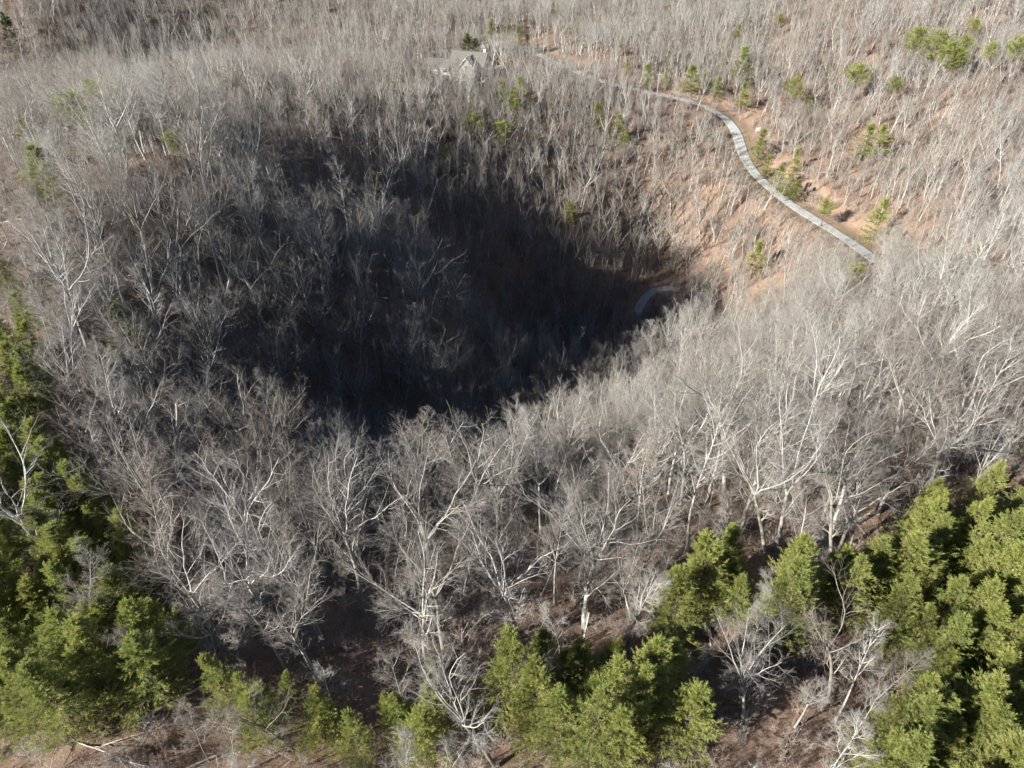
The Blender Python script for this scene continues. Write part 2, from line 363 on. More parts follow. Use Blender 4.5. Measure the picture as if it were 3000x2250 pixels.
# evergreen: trunk with whorls of boughs carrying needle tufts
def pine(seed, lod, style='pine', mat=None):
    r = np.random.default_rng(seed); Ht = 12.0
    T = grow(np.zeros((1, 3)) - [[0, 0, .5]], np.array([[0, 0, 1.]]), np.array([Ht + .3]), 8, .02, .02, r)
    rt = .14 * (1 - np.linspace(0, 1, 9) * .92)[None]
    tv, tf = tubes(T, rt, 6 if lod == 0 else 4)
    n = [105, 55, 26][lod]; tt = np.sort(r.uniform(.12 if style != 'tuft' else .5, .99, n)); z = tt * Ht
    ph = np.arange(n) * 2.4 + r.normal(size=n) * .5
    prof = (1 - tt) ** .78 * 3.1 + .22
    if style == 'tuft': prof = np.sin(np.clip((tt - .45) / .56, .05, 1) * math.pi) ** .6 * 2.9 + .4
    L = prof * r.uniform(.6, 1.2, n); el = np.radians(6 + 58 * tt ** 2.2 + r.normal(size=n) * 8)
    S = np.stack([np.interp(tt, np.linspace(0, 1, 9), T[0, :, k]) for k in range(3)], 1); S[:, 2] = z
    D = np.stack([np.cos(ph) * np.cos(el), np.sin(ph) * np.cos(el), np.sin(el)], 1)
    B = grow(S, D, L, 4, .08, .05, r)
    bv, bf = tubes(B, np.full(n, .035), 3)
    n2 = [12, 9, 7][lod]
    S2, D2, L2, R2 = spawn(B, L, np.full(n, .03), n2, .12, 1.0, 50, 10, .30, r)
    D2[:, 2] *= .55; D2 = nrm(D2 + [0, 0, .12]); L2 = np.maximum(L2, .35)
    S2 = np.concatenate([S2, B[:, -1]]); D2 = np.concatenate([D2, nrm(B[:, -1] - B[:, -2])]); L2 = np.r_[L2, np.full(n, .55)]
    cl = np.repeat(r.uniform(0, 1, n), n2); cl = np.r_[cl, r.uniform(0, 1, n)]
    B2 = grow(S2, D2, L2, 2, .05, .04, r)
    sv, sf = spikes(S2, B2[:, 2], np.full(len(S2), .014), off=len(bv))
    # needle tufts: flat narrow blades fanned about each twig
    nb = [26, 14, 8][lod]; w = [.015, .04, .11][lod]; ln = [.25, .32, .44][lod]
    t3 = r.uniform(.05, 1.08, (len(S2), nb)); P = S2[:, None] + (B2[:, 2] - S2)[:, None] * t3[..., None]
    q = r.normal(size=P.shape); ax = nrm(B2[:, 2] - S2)[:, None]
    q = nrm(q - (q * ax).sum(-1, keepdims=True) * ax); dd = nrm(ax * .95 + q * .6 + [0, 0, .2]); l = ln * r.uniform(.6, 1.3, P.shape[:2])[..., None]
    side = nrm(np.cross(dd, r.normal(size=P.shape))) * w
    Q = np.stack([P - side * .6, P + dd * l * .55 - side, P + dd * l, P + dd * l * .55 + side], 2).reshape(-1, 3)
    nq = len(Q) // 4; base = len(bv) + len(sv)
    qf = base + np.arange(nq * 4).reshape(nq, 4)
    V = np.concatenate([bv, sv, Q]); cv = np.r_[np.zeros(base), np.repeat(np.clip(np.repeat(cl, nb) * .75 + r.uniform(0, .25, len(cl) * nb), 0, 1), 4)]
    fm = np.r_[np.zeros(len(bf)), np.ones(nq), np.zeros(len(sf))]
    mats = [M_PBARK, mat or M_NEEDLE]
    crown = mesh_np('pine_crown', V, [np.concatenate([bf, qf]), sf], mats, False, fm, {'clump': cv})
    return mesh_np('pine_trunk', tv, [tf], [M_PBARK], True), crown, Ht + .5, None
# ------------------------------------------------------------------ ground, road, track
gd_r, _ = dist_path(GX, GY, ROAD); gd_t, _ = dist_path(GX, GY, TRACK)
tmpx, tmpy, tmpz = proj(np.stack([GX.ravel(), GY.ravel(), GZ.ravel()], 1)); tmpx = tmpx.reshape(GX.shape); tmpy = tmpy.reshape(GX.shape)
def inpoly(x, y, poly):
    x = np.asarray(x, float); y = np.asarray(y, float); c = np.zeros(x.shape, bool); n = len(poly)
    for i in range(n):
        x1, y1 = poly[i]; x2, y2 = poly[i - 1]
        if y1 == y2: continue
        c ^= ((y1 > y) != (y2 > y)) & (x < (x2 - x1) * (y - y1) / (y2 - y1) + x1)
    return c
CLEAR_G = [tuple(march(a, b, ground)[:2]) for a, b in [(2140, 905), (2200, 838), (2300, 800), (2340, 790), (2310, 850), (2200, 930)]]
in_clear = inpoly(GX, GY, CLEAR_G)
# which side of the road
grass = np.clip((6.5 - gd_r) / 3.0, 0, 1) * .7
grass = np.maximum(grass, in_clear * .45)
hd = np.hypot(GX - HOUSE_P[0], GY - HOUSE_P[1]); grass = np.maximum(grass, np.clip((20 - hd) / 8, 0, 1) * .5)
clay = np.clip((15 - gd_r) / 6, 0, 1) * np.clip((gd_r - 5.5) / 2, 0, 1) * .5
clay = np.maximum(clay, in_clear * .35)
clay = np.where(in_clear | (GX > np.interp(GY, ROAD[::-1, 1], ROAD[::-1, 0])), clay, clay * .2)
clay = np.maximum(clay, np.clip((6.5 - gd_t) / 3, 0, 1) * .55)
nyv, nxv = GX.shape; idx = np.arange(nyv * nxv).reshape(nyv, nxv)
gq = np.stack([idx[:-1, :-1], idx[:-1, 1:], idx[1:, 1:], idx[1:, :-1]], -1).reshape(-1, 4)
link('ground', mesh_np('ground', np.stack([GX, GY, GZ], -1).reshape(-1, 3), [gq], [M_GROUND], True, None, {'grass': grass.ravel(), 'clay': clay.ravel()}), kind='structure')
def ribbon(name, path, half, mat, lift=.16, half_end=None):
    Q = path; T = nrm(np.gradient(Q[:, :2], axis=0)); N = np.stack([-T[:, 1], T[:, 0]], 1)
    us = np.array([-1.15, -1, -.75, -.5, -.25, 0, .25, .5, .75, 1, 1.15]); rs = np.random.default_rng(3)
    hw = half * (1 + .05 * np.convolve(rs.normal(size=len(Q) + 8), np.ones(9) / 3, 'valid'))
    if half_end: hw = hw * np.linspace(1, half_end / half, len(Q))
    X = Q[:, None, :2] + N[:, None] * (us[None, :, None] * hw[:, None, None])
    zc = Q[:, 2]; Z = np.repeat((zc + lift)[:, None], len(us), 1) - .05 * np.abs(us)[None]
    Z[:, 0] -= .5; Z[:, -1] -= .5
    V = np.concatenate([X, Z[..., None]], -1).reshape(-1, 3); id_ = np.arange(len(V)).reshape(len(Q), len(us))
    f = np.stack([id_[:-1, :-1], id_[1:, :-1], id_[1:, 1:], id_[:-1, 1:]], -1).reshape(-1, 4)
    return link(name, mesh_np(name, V, [f[:, ::-1]], [mat], True, None, {'across': np.tile(np.abs(us), len(Q))}), kind='structure')
ribbon('road', ROAD, 2.1, M_ROAD)
ribbon('valley_track', TRACK, 1.6, M_ROAD)
ribbon('driveway', DRIVE, 2.4, M_ROAD, half_end=4.0)

# ------------------------------------------------------------------ prototypes
PROTO = {}
def P_(kind, lod):
    k = (kind, lod)
    if k not in PROTO:
        n = {'oak': 6, 'poplar': 4, 'fan': 5, 'sapling': 3}.get(kind, 4) if lod == 0 else 4
        if kind in ('oak', 'poplar', 'fan', 'sapling'): PROTO[k] = [bare_tree(kind, 100 * lod + 7 * i + len(kind) * 13, lod) for i in range(n)]
        elif kind == 'dark': PROTO[k] = [pine(400 + i + lod * 10, lod, 'pine', M_NEEDLE_D) for i in range(2)]
        elif kind == 'tuft': PROTO[k] = [pine(500 + i + lod * 10, lod, 'tuft') for i in range(3)]
        else: PROTO[k] = [pine(300 + i + lod * 10, lod) for i in range(n)]
    return PROTO[k]
def plant(name, kind, lod, base, top_vec, spin, sc_w=1.0, var=None, **props):
    """an Empty at the base with trunk and crown; top_vec from base to tip"""
    pr = P_(kind, lod); q = pr[(random.randrange(len(pr)) if var is None else var) % len(pr)]
    h = np.linalg.norm(top_vec); s = h / q[2]
    e = bpy.data.objects.new(name, None); e.empty_display_size = .5; C.objects.link(e)
    rot = Vector((0, 0, 1)).rotation_difference(Vector(top_vec)) @ Quaternion((0, 0, 1), spin)
    e.location = base; e.rotation_mode = 'QUATERNION'; e.rotation_quaternion = rot; e.scale = (s * sc_w, s * sc_w, s)
    for nm, me in (('trunk', q[0]), ('crown', q[1])):
        o = bpy.data.objects.new(nm, me); o.parent = e; C.objects.link(o)
    for k, v in props.items(): e[k] = v
    return e
def instancer(name, label, cat, pts, rot, scl, pid, protos):
    """one object whose geometry nodes set many small copies of the given meshes on its points"""
    me = bpy.data.meshes.new(name); n = len(pts); me.vertices.add(n); me.vertices.foreach_set('co', np.asarray(pts, np.float32).ravel())
    for nm, ty, v in (('rot', 'FLOAT_VECTOR', rot), ('scl', 'FLOAT_VECTOR', scl)):
        a = me.attributes.new(nm, ty, 'POINT'); a.data.foreach_set('vector', np.asarray(v, np.float32).ravel())
    a = me.attributes.new('pid', 'INT', 'POINT'); a.data.foreach_set('value', np.asarray(pid, np.int32))
    col = bpy.data.collections.new(name + '_kinds')
    for i, m in enumerate(protos):
        o = bpy.data.objects.new('kind_%02d' % i, m); col.objects.link(o)
    ng = bpy.data.node_groups.new(name, 'GeometryNodeTree')
    ng.interface.new_socket('Geometry', in_out='INPUT', socket_type='NodeSocketGeometry'); ng.interface.new_socket('Geometry', in_out='OUTPUT', socket_type='NodeSocketGeometry')
    N = ng.nodes; gi = N.new('NodeGroupInput'); go = N.new('NodeGroupOutput')
    ci = N.new('GeometryNodeCollectionInfo'); ci.inputs['Collection'].default_value = col; ci.inputs['Separate Children'].default_value = True; ci.inputs['Reset Children'].default_value = True
    ip = N.new('GeometryNodeInstanceOnPoints'); ip.inputs['Pick Instance'].default_value = True
    def attr(nm, ty):
        a = N.new('GeometryNodeInputNamedAttribute'); a.data_type = ty; a.inputs['Name'].default_value = nm
        return [o for o in a.outputs if o.enabled and o.name == 'Attribute'][0]
    L = ng.links
    L.new(gi.outputs[0], ip.inputs['Points']); L.new(ci.outputs[0], ip.inputs['Instance'])
    L.new(attr('pid', 'INT'), ip.inputs['Instance Index'])
    e2r = N.new('FunctionNodeEulerToRotation'); L.new(attr('rot', 'FLOAT_VECTOR'), e2r.inputs[0]); L.new(e2r.outputs[0], ip.inputs['Rotation'])
    L.new(attr('scl', 'FLOAT_VECTOR'), ip.inputs['Scale']); L.new(ip.outputs[0], go.inputs[0])
    o = link(name, me, kind='stuff', label=label, category=cat)
    md = o.modifiers.new('scatter', 'NODES'); md.node_group = ng
    return o
def joined(q):
    """trunk and crown of one far tree as one mesh"""
    tv, tf, _ = q[3]; cm = q[1]; n = len(cm.vertices)
    cv = np.zeros(n * 3, np.float32); cm.vertices.foreach_get('co', cv); cv = cv.reshape(-1, 3)
    tot = np.zeros(len(cm.polygons), np.int32); cm.polygons.foreach_get('loop_total', tot)
    vi = np.zeros(len(cm.loops), np.int32); cm.loops.foreach_get('vertex_index', vi)
    mi = np.zeros(len(cm.polygons), np.int32); cm.polygons.foreach_get('material_index', mi)
    nq = int((tot == 4).sum()); qs = vi[:nq * 4].reshape(-1, 4); ts = vi[nq * 4:].reshape(-1, 3)
    return mesh_np('far_tree', np.concatenate([cv, tv]), [qs, tf + n, ts], [M_BARK, M_TWIG], True, np.r_[mi[:nq], np.zeros(len(tf)), mi[nq:]])
# ------------------------------------------------------------------ where the trees stand
def inframe(px, py, m=0): return (px > -m) & (px < 3000 + m) & (py > -m) & (py < 2250 + m)
PINE_POLYS = [
    [(-1200, 1100), (40, 1200), (130, 1260), (200, 1370), (250, 1440), (330, 1510), (400, 1600), (470, 1760), (480, 1930), (430, 2030), (200, 2080), (-1200, 2060)],
    [(560, 2030), (700, 1975), (830, 1985), (900, 2060), (1030, 2080), (1090, 2030), (1220, 1975), (1320, 2010), (1330, 2110), (1190, 2200), (1000, 2210), (900, 2130), (720, 2110), (590, 2100)],
    [(1470, 2060), (1480, 1960), (1540, 1880), (1640, 1880), (1700, 1940), (1730, 1870), (1830, 1860), (1860, 1970), (1980, 1960), (2070, 2010), (2090, 2100), (1990, 2150), (1850, 2150), (1700, 2220), (1560, 2190)],
    [(1930, 1710), (1960, 1650), (2060, 1630), (2250, 1610), (2350, 1640), (2380, 1720), (2370, 1780), (2180, 1790), (2050, 1770), (1950, 1800)],
    [(2390, 1740), (2400, 1650), (2500, 1610), (2630, 1580), (2660, 1500), (2800, 1450), (3000, 1430), (3400, 1430), (3400, 2600), (2540, 2600), (2560, 2200), (2640, 2110), (2760, 1990), (2690, 1860), (2620, 1780), (2500, 1790)],
    [(20, 990), (70, 980), (110, 1060), (100, 1130), (80, 1190), (-60, 1200), (-60, 1100)],
]
def in_pines(px, py):
    m = np.zeros(np.shape(px), bool)
    for p in PINE_POLYS: m |= inpoly(px, py, p)
    return m
def grid_pts(x0, x1, y0, y1, s, rng, jit=.45):
    X, Y = np.meshgrid(np.arange(x0, x1, s), np.arange(y0, y1, s * .87)); X[1::2] += s / 2
    X = X + rng.uniform(-jit, jit, X.shape) * s; Y = Y + rng.uniform(-jit, jit, Y.shape) * s
    return X.ravel(), Y.ravel()
def keep_out(x, y):
    d1, _ = dist_path(x, y, ROAD); d2, _ = dist_path(x, y, TRACK); d3, _ = dist_path(x, y, DRIVE)
    hx, hy = x - HOUSE_P[0], y - HOUSE_P[1]
    return (d1 < 5.2) | (d2 < 4.2) | (d3 < 4.5) | inpoly(x, y, CLEAR_G) | ((hx > -24) & (hx < 17) & (hy > -8) & (hy < 15))
# (top px, height m, kind, label)
FAR = [
    ((1372, 98), 14, 'dark', 1.3, 'dark green evergreen just behind the house roof'), ((1392, 112), 12, 'dark', 1.2, 'dark evergreen at the right shoulder of the one behind the house'),
    ((1545, 100), 9, 'dark', 1, 'small dark evergreen right of the driveway'), ((1440, 60), 13, 'pine', 1, 'olive pine above the driveway, left of its group'), ((1482, 70), 13, 'pine', 1, 'olive pine above the driveway, middle of its group'), ((1520, 72), 13, 'pine', 1, 'olive pine above the driveway, right of its group'),
    ((1478, 235), 12, 'pine', 1, 'green pine below the right end of the house deck'), ((1525, 225), 14, 'pine', 1, 'taller green pine right of the one below the deck'), ((1508, 262), 12, 'pine', 1.1, 'lowest green pine downhill of the house'),
    ((1378, 338), 12, 'tuft', 1.2, 'flat topped yellow green pine downhill of the house'), ((1468, 362), 12, 'tuft', 1.2, 'flat topped pine right of the other flat topped one'), ((1311, 388), 9, 'dark', .8, 'narrow dark cedar downhill of the house'), ((1308, 420), 12, 'pine', .8, 'dull green pine just under the narrow dark cedar'),
    ((1755, 298), 14, 'pine', 1, 'green pine on the ridge left of the road'), ((1815, 335), 12, 'pine', 1, 'small green pine downhill left of the road'), ((1838, 375), 9, 'pine', .9, 'low yellow green pine farther down left of the road'), ((1668, 585), 11, 'pine', 1.1, 'lone green pine at the upper edge of the great shadow'),
    ((1837, 172), 10, 'pine', .7, 'narrow dark pine above the left end of the road'), ((1900, 185), 11, 'pine', 1.2, 'bushy dark pine above the left end of the road'), ((1950, 205), 8, 'pine', .9, 'small dark pine right of the bushy one'), ((2030, 188), 12.5, 'pine', 1.5, 'big round olive pine above the road'), ((2105, 222), 9.5, 'pine', 1.1, 'olive pine right of the big round one'), ((2185, 240), 12, 'pine', 1.0, 'olive pine standing on the bank at the road bend'), ((2065, 215), 9, 'pine', 1, 'brownish olive pine between two larger ones by the road'),
    ((2180, 130), 17, 'pine', 1, 'dark green pine high above the road bend'), ((2168, 70), 12, 'pine', .8, 'faint green pine near the top of the photo'), ((2238, 375), 12, 'pine', .9, 'green pine beside the driveway stub at the bend'), ((2228, 405), 10, 'pine', .8, 'green pine left of the one at the driveway stub'),
    ((2258, 450), 9, 'pine', 1, 'low pine down the bank from the bend'), ((2340, 435), 11, 'pine', .8, 'wispy pine on the red bank right of the road'), ((2295, 480), 11, 'pine', 1.1, 'olive pine on the red bank, upper of three'), ((2318, 505), 10, 'pine', 1.1, 'olive pine on the red bank, middle of three'), ((2340, 525), 9, 'pine', 1, 'olive pine on the red bank, lowest of three'),
    ((2555, 360), 14, 'pine', 1.2, 'olive pine on the right hillside, left of a pair'), ((2595, 365), 14, 'pine', 1.1, 'olive pine on the right hillside, right of a pair'), ((2376, 270), 9, 'pine', 1, 'small round green pine on the right hillside'), ((2338, 236), 14, 'tuft', .9, 'sparse green pine on the right hillside'), ((2335, 255), 8, 'tuft', 1, 'low sparse pine under the small round one'),
    ((2425, 590), 9, 'tuft', 1.2, 'green pine leaning over the edge of the road'), ((2595, 580), 16, 'pine', .9, 'tall dark pine on the red slope'), ((2515, 195), 15, 'tuft', 1.2, 'sparse green pine halfway up the right hillside'), ((2625, 230), 11, 'tuft', 1, 'faint pine among grey trees on the right hillside'), ((2690, 92), 19, 'tuft', 1.0, 'tall tufted pine, left of the group near the top right'), ((2765, 100), 19, 'tuft', 1.1, 'tall tufted pine, second of the group near the top right'), ((2795, 130), 17, 'tuft', 1, 'tall tufted pine, third of the group near the top right'),
    ((2815, 150), 14, 'tuft', 1, 'lower tufted pine of the top right group'), ((2837, 112), 13, 'tuft', .9, 'small tufted pine, right of the top right group'), ((2862, 62), 12, 'tuft', .9, 'small tufted pine above the top right group'), ((2990, 115), 15, 'tuft', 1, 'tufted pine at the right edge near the top'), ((2910, 130), 12, 'tuft', .8, 'dull pine near the right edge of the far hillside'),
    ((2225, 700), 15, 'pine', .9, 'green pine beside the road above the clearing'), ((2510, 770), 13, 'pine', 1.5, 'soft olive pine among bare trees right of the clearing'), ((2762, 715), 9, 'pine', 1, 'low green pine on the red slope at right'), ((2640, 665), 7, 'pine', 1, 'tiny pine at the foot of the red slope'), ((2865, 725), 8, 'pine', 1, 'small olive pine on the red slope near the right edge'),
    ((245, 118), 10, 'pine', 1.2, 'small round yellow green pine alone at upper left'), ((290, 245), 14, 'tuft', 1.3, 'bright pine top at upper left, right of a pair'), ((205, 280), 13, 'tuft', 1.2, 'bright pine top at upper left, left of a pair'), ((250, 320), 11, 'tuft', 1.2, 'dull pine under the bright pair at upper left'),
    ((62, 345), 12, 'pine', 1.1, 'bright pine near the left edge, topmost of three'), ((85, 425), 12, 'pine', 1.2, 'bright pine near the left edge, second of three'), ((95, 545), 9, 'pine', 1.1, 'lowest of three bright pines near the left edge'), ((8, 35), 18, 'dark', .8, 'dark evergreen at the top left corner'), ((500, 392), 8, 'tuft', 1, 'small pine under oak limbs on the left ridge'),
    ((318, 880), 12, 'pine', 1.1, 'soft green hemlock inside the left crest'), ((620, 20), 12, 'dark', .8, 'dim evergreen near the top edge left of centre'), ((2285, 45), 10, 'tuft', .8, 'faint evergreen near the top edge right of centre'),
    ((30, 1010), 10, 'pine', 1.0, 'green pine against the left edge above the main stand'), ((8, 760), 9, 'pine', 1.2, 'dull pine at the left edge by the open leafy ground'), ((40, 860), 8, 'pine', 1, 'wispy pine at the left edge under the dull one'),
]
# sight lines that stay open: things the photograph shows between the trees
FAR_P = []
for (tx, ty), h, k, wd, lab in FAR: FAR_P.append(march(tx, ty, lambda a, b: ground(a, b) + h, lo=60))
OPEN = []   # px, py, half width px, depth, share of trees cleared, limit
def open_pts(P3, hw, share):
    a, b_, d = proj(np.asarray(P3))
    for q in range(len(a)): OPEN.append((a[q], b_[q], hw, d[q], share))
rp = proj(ROAD)[0]; open_pts(ROAD[(rp > 1940) & (rp < 2490)], 6, .93); open_pts(ROAD[(rp > 1840) & (rp <= 1940)], 8, .4)
tp = proj(TRACK); open_pts(TRACK[(tp[0] > 1850) & (tp[0] < 1990)][::3], 6, .6)
open_pts([march(a, b, ground) for a, b in [(2190, 860), (2230, 835), (2260, 815), (2150, 895), (2110, 905)]], 10, .6)
open_pts([np.array(p) - [0, 0, h_[1] * .22] for p, h_ in zip(FAR_P, FAR)], 14, .8)
open_pts([HOUSE_P + np.array(q, float) for q in ((-8, 0, 3), (-3, 0, 5), (3, 0, 6), (7, 0, 4), (0, -4, 3), (-15, 2, 4), (4, -4, 0))], 10, .18)
def sight(x, y, z, h, rng):
    """per tree: the height that keeps clear of the open sight lines"""
    b0 = proj(np.stack([x, y, z], 1)); t0 = proj(np.stack([x, y, z + h], 1)); hh = h.copy(); roll = rng.uniform(size=len(x))
    wpx = .22 * h * F / np.maximum(b0[2], 10)
    for a, b_, hw, d, share in OPEN:
        m = (np.abs(b0[0] - a) < wpx * .8 + hw) & (t0[1] < b_) & (b0[1] > b_ - 4) & (b0[2] < d + 4) & (roll < share)
        f = (b0[1] - b_) / np.maximum(b0[1] - t0[1], 1)
        hh = np.where(m, np.minimum(hh, h * f * .93), hh)
    return hh
# hero trees read off the photograph: (base px, top px, kind, variant, trunk description)
HEROES = [
    ((1253, 1955), (1165, 1560), 'oak', 0, 'stout forked bare oak with crooked limbs standing left of the bottom middle pines'),
    ((1303, 1915), (1240, 1500), 'oak', 2, 'tall bare oak with thick trunk just right of the stout forked oak'),
    ((1515, 1890), (1470, 1480), 'oak', 3, 'bare oak rising directly behind the bottom middle pines'),
    ((1712, 1840), (1695, 1340), 'oak', 4, 'straight trunked bare oak behind the taller pointed bottom middle pine'),
    ((1850, 1815), (1800, 1520), 'fan', 1, 'small multi limbed bare tree at the gap right of the pointed pine'),
    ((1455, 2250), (1300, 1885), 'oak', 1, 'pale thin bare oak leaning left over the bottom middle pines'),
    ((2175, 2110), (2200, 1800), 'fan', 0, 'wide round headed white bare tree in the clearing between pine stands'),
    ((2425, 2050), (2490, 1735), 'oak', 5, 'slender white bare tree rising against the lower right pines'),
    ((2448, 2110), (2625, 1835), 'poplar', 0, 'straight white bare tree leaning right beside the lower right pines'),
    ((2328, 2130), (2410, 1930), 'poplar', 1, 'short white bare tree between the round headed one and the leaning one'),
    ((2550, 2065), (2660, 1880), 'poplar', 2, 'thin white bare tree touching the edge of the lower right pines'),
    ((2242, 1610), (2140, 1190), 'oak', 1, 'white bare oak, left one of the row above the lower right pines'),
    ((2278, 1612), (2330, 1150), 'fan', 2, 'white many limbed bare tree next to the left oak of the white row'),
    ((2428, 1600), (2400, 1190), 'oak', 0, 'white bare oak in the middle of the row above the right pines'),
    ((2455, 1615), (2500, 1250), 'oak', 4, 'leaning white bare oak paired with the middle one of the white row'),
    ((2490, 1610), (2610, 1280), 'poplar', 3, 'straight white bare tree right of the paired white oaks'),
    ((2705, 1480), (2790, 1080), 'oak', 2, 'large white bare oak standing above the top edge of the right pines'),
    ((2925, 1430), (3020, 1130), 'oak', 3, 'white bare oak at the right edge above the pines'),
    ((2010, 1625), (2000, 1190), 'poplar', 1, 'straight grey bare tree left of the white row of oaks'),
    ((1865, 1600), (1860, 1180), 'poplar', 2, 'fine twigged upright bare tree near the middle of the rim'),
    ((2120, 1440), (2090, 960), 'oak', 5, 'tall white oak with bent limb on the sunlit spur'),
    ((2330, 1360), (2400, 930), 'oak', 0, 'broad white bare oak high on the sunlit right spur'),
    ((2620, 1330), (2660, 920), 'oak', 4, 'white bare oak with open crown on the right spur'),
    ((840, 1975), (660, 1600), 'poplar', 0, 'leaning bare tree with long straight trunk beside the left pines'),
    ((925, 1985), (775, 1640), 'oak', 5, 'leaning bare oak just right of the long straight leaning tree'),
    ((655, 1975), (560, 1720), 'oak', 3, 'twiggy bare oak against the edge of the left pine stand'),
    ((640, 1790), (440, 1490), 'oak', 1, 'dark trunked bare oak spreading over the left pine stand'),
    ((700, 1640), (720, 1330), 'oak', 2, 'bare oak with pale twisting trunk near the dark hollow'),
    ((1060, 1760), (1010, 1330), 'oak', 0, 'bare oak with broad crown above the leaf covered slope'),
    ((620, 1250), (605, 800), 'oak', 4, 'big bare oak with bent limbs over the black hollow'),
    ((545, 1240), (330, 800), 'oak', 0, 'big leaning bare oak left of the one over the black hollow'),
    ((260, 1040), (110, 560), 'oak', 2, 'tall bare oak on the left crest with long crooked limbs'),
    ((335, 870), (235, 400), 'oak', 3, 'tall bare oak with ivy dark trunk high on the left crest'),
    ((450, 860), (420, 420), 'oak', 5, 'pale bare oak with upright forks on the left crest'),
    ((530, 900), (560, 480), 'oak', 1, 'pale bare oak with spreading limbs inside the left crest'),
    ((560, 1480), (420, 1190), 'fan', 3, 'dense twigged bare tree at the dark edge of the left pines'),
    ((830, 1240), (840, 830), 'oak', 3, 'pale bare oak standing in the shade left of centre'),
    ((1240, 800), (1190, 560), 'oak', 5, 'bare oak whose white limbs catch light above the dark slope'),
]
hero_xy = []; hero = []
for (bx, by), (tx, ty), k, v, lab in HEROES:
    B = march(bx, by, ground); d = ray(tx, ty); s = (B[1] - CAM[1]) / d[1]; T = CAM + d * s; vec = T - B
    vec[2] = np.clip(vec[2], 8, 27); vec[0] = np.clip(vec[0], -.13 * vec[2], .13 * vec[2])
    hero.append((B, vec, k, v, lab)); hero_xy.append(B[:2])
hero_xy = np.array(hero_xy)
def near_hero(x, y, r): return (np.hypot(x[:, None] - hero_xy[:, 0], y[:, None] - hero_xy[:, 1]) < r).any(1)

def candidates(s, h0, h1, rng, frac=.55):
    x, y = grid_pts(-260, 420, -20, 620, s, rng); z = ground(x, y); h = rng.uniform(h0, h1, len(x))
    mid = np.stack([x, y, z + frac * h], 1); px, py, dz = proj(mid)
    m = dz > 15; mg = 38 * F / np.maximum(dz, 15)
    m &= (px > -mg) & (px < 3000 + mg * .35) & (py > -60 - .6 * mg) & (py < 2250 + mg * .9)
    m &= ~keep_out(x, y)
    return x[m], y[m], z[m], h[m], px[m], py[m], dz[m]
rng = np.random.default_rng(21)
trees = []      # (x, y, z, h, kind, px, py, depth)
x, y, z, h, px, py, dz = candidates(5.1, 14.5, 22, rng)
bpx, bqy, _ = proj(np.stack([x, y, z], 1))
tpx, tpy, _ = proj(np.stack([x, y, z + h], 1))
u = rng.uniform(size=len(x)); keep = ~near_hero(x, y, 4.2)
pin = in_pines(px, py) | in_pines(bpx, bqy - 40) | in_pines(tpx, tpy + 30)
keep &= ~(pin & (u > .04))
front = (bpx > 1000) & (bpx < 2000) & (bqy > 1600); keep &= ~(front & (u > .42))
low = (bqy > 1930) & (bpx > 1900) & (bpx < 2700); keep &= ~(low & (u > .22))
bot = (bqy > 2000) & (bpx <= 1900); keep &= ~(bot & (u > .8))
dr, _ = dist_path(x, y, ROAD); rightside = x > np.interp(y, ROAD[::-1, 1], ROAD[::-1, 0])
keep &= ~((dr < 14) & rightside & (u > .12)); keep &= ~((dr < 8) & (u > .5))
farright = (px > 2250) & (py < 760) & rightside; keep &= ~(farright & (u > .6)); keep &= ~((bpx < 60) & (u > .5)); keep &= ~((bpx < -60) & (bqy > 1000)); keep &= ~((bpx < 1300) & (bqy < 1400) & (u > .88))
h = np.where(low | bot, h * .6, h)
h = np.where(dz > 230, h * .84, h); h = np.where((bpx > 300) & (bpx < 1350) & (bqy > 480) & (bqy < 1300), h * 1.16, h); h2 = sight(x, y, z, h, rng); keep &= h2 > np.minimum(6.5, h * .45); h = np.maximum(h2, 6)
for i in np.nonzero(keep)[0]:
    v = random.random()
    if dz[i] > 190: k = 'poplar' if v < .45 else 'fan' if v < .75 else 'oak'
    elif px[i] < 1300: k = 'oak' if v < .48 else 'fan' if v < .8 else 'poplar'
    else: k = 'oak' if v < .42 else 'fan' if v < .7 else 'poplar'
    trees.append((x[i], y[i], z[i], h[i], k, px[i], py[i], dz[i]))
x, y, z, h, px, py, dz = candidates(8.5, 11, 17, rng)
dr, _ = dist_path(x, y, ROAD); rightside = x > np.interp(y, ROAD[::-1, 1], ROAD[::-1, 0]); u = rng.uniform(size=len(x))
keep = (dz > 215) & ~((dr < 14) & rightside) & ~((dr < 8)) & (u < .8); h2 = sight(x, y, z, h, rng); keep &= h2 > 6
for i in np.nonzero(keep)[0]: trees.append((x[i], y[i], z[i], h2[i], 'poplar' if random.random() < .5 else 'fan', px[i], py[i], dz[i]))
# young thin trees between them
x, y, z, h, px, py, dz = candidates(6.4, 6, 12.5, rng)
bpx, bqy, _ = proj(np.stack([x, y, z], 1)); u = rng.uniform(size=len(x))
dr, _ = dist_path(x, y, ROAD)
keep = ~near_hero(x, y, 1.5) & ~(in_pines(px, py) & (u > .12)) & (u < .8) & ~((dr < 12) & (u > .35))
h2 = sight(x, y, z, h, rng); keep &= h2 > 3.5; h = h2
for i in np.nonzero(keep)[0]: trees.append((x[i], y[i], z[i], h[i], 'sapling' if random.random() < .75 else 'fan', px[i], py[i], dz[i]))

size = np.array([t[3] * F / t[7] * (1 if inframe(t[5], t[6], -12) else .001) for t in trees])
lit_top = sunlit(np.array([t[0] for t in trees]), np.array([t[1] for t in trees]), np.array([t[2] + t[3] * .5 for t in trees]))
order = np.argsort(-size); N_IND = 300 - len(hero)
single = set(order[:N_IND].tolist())

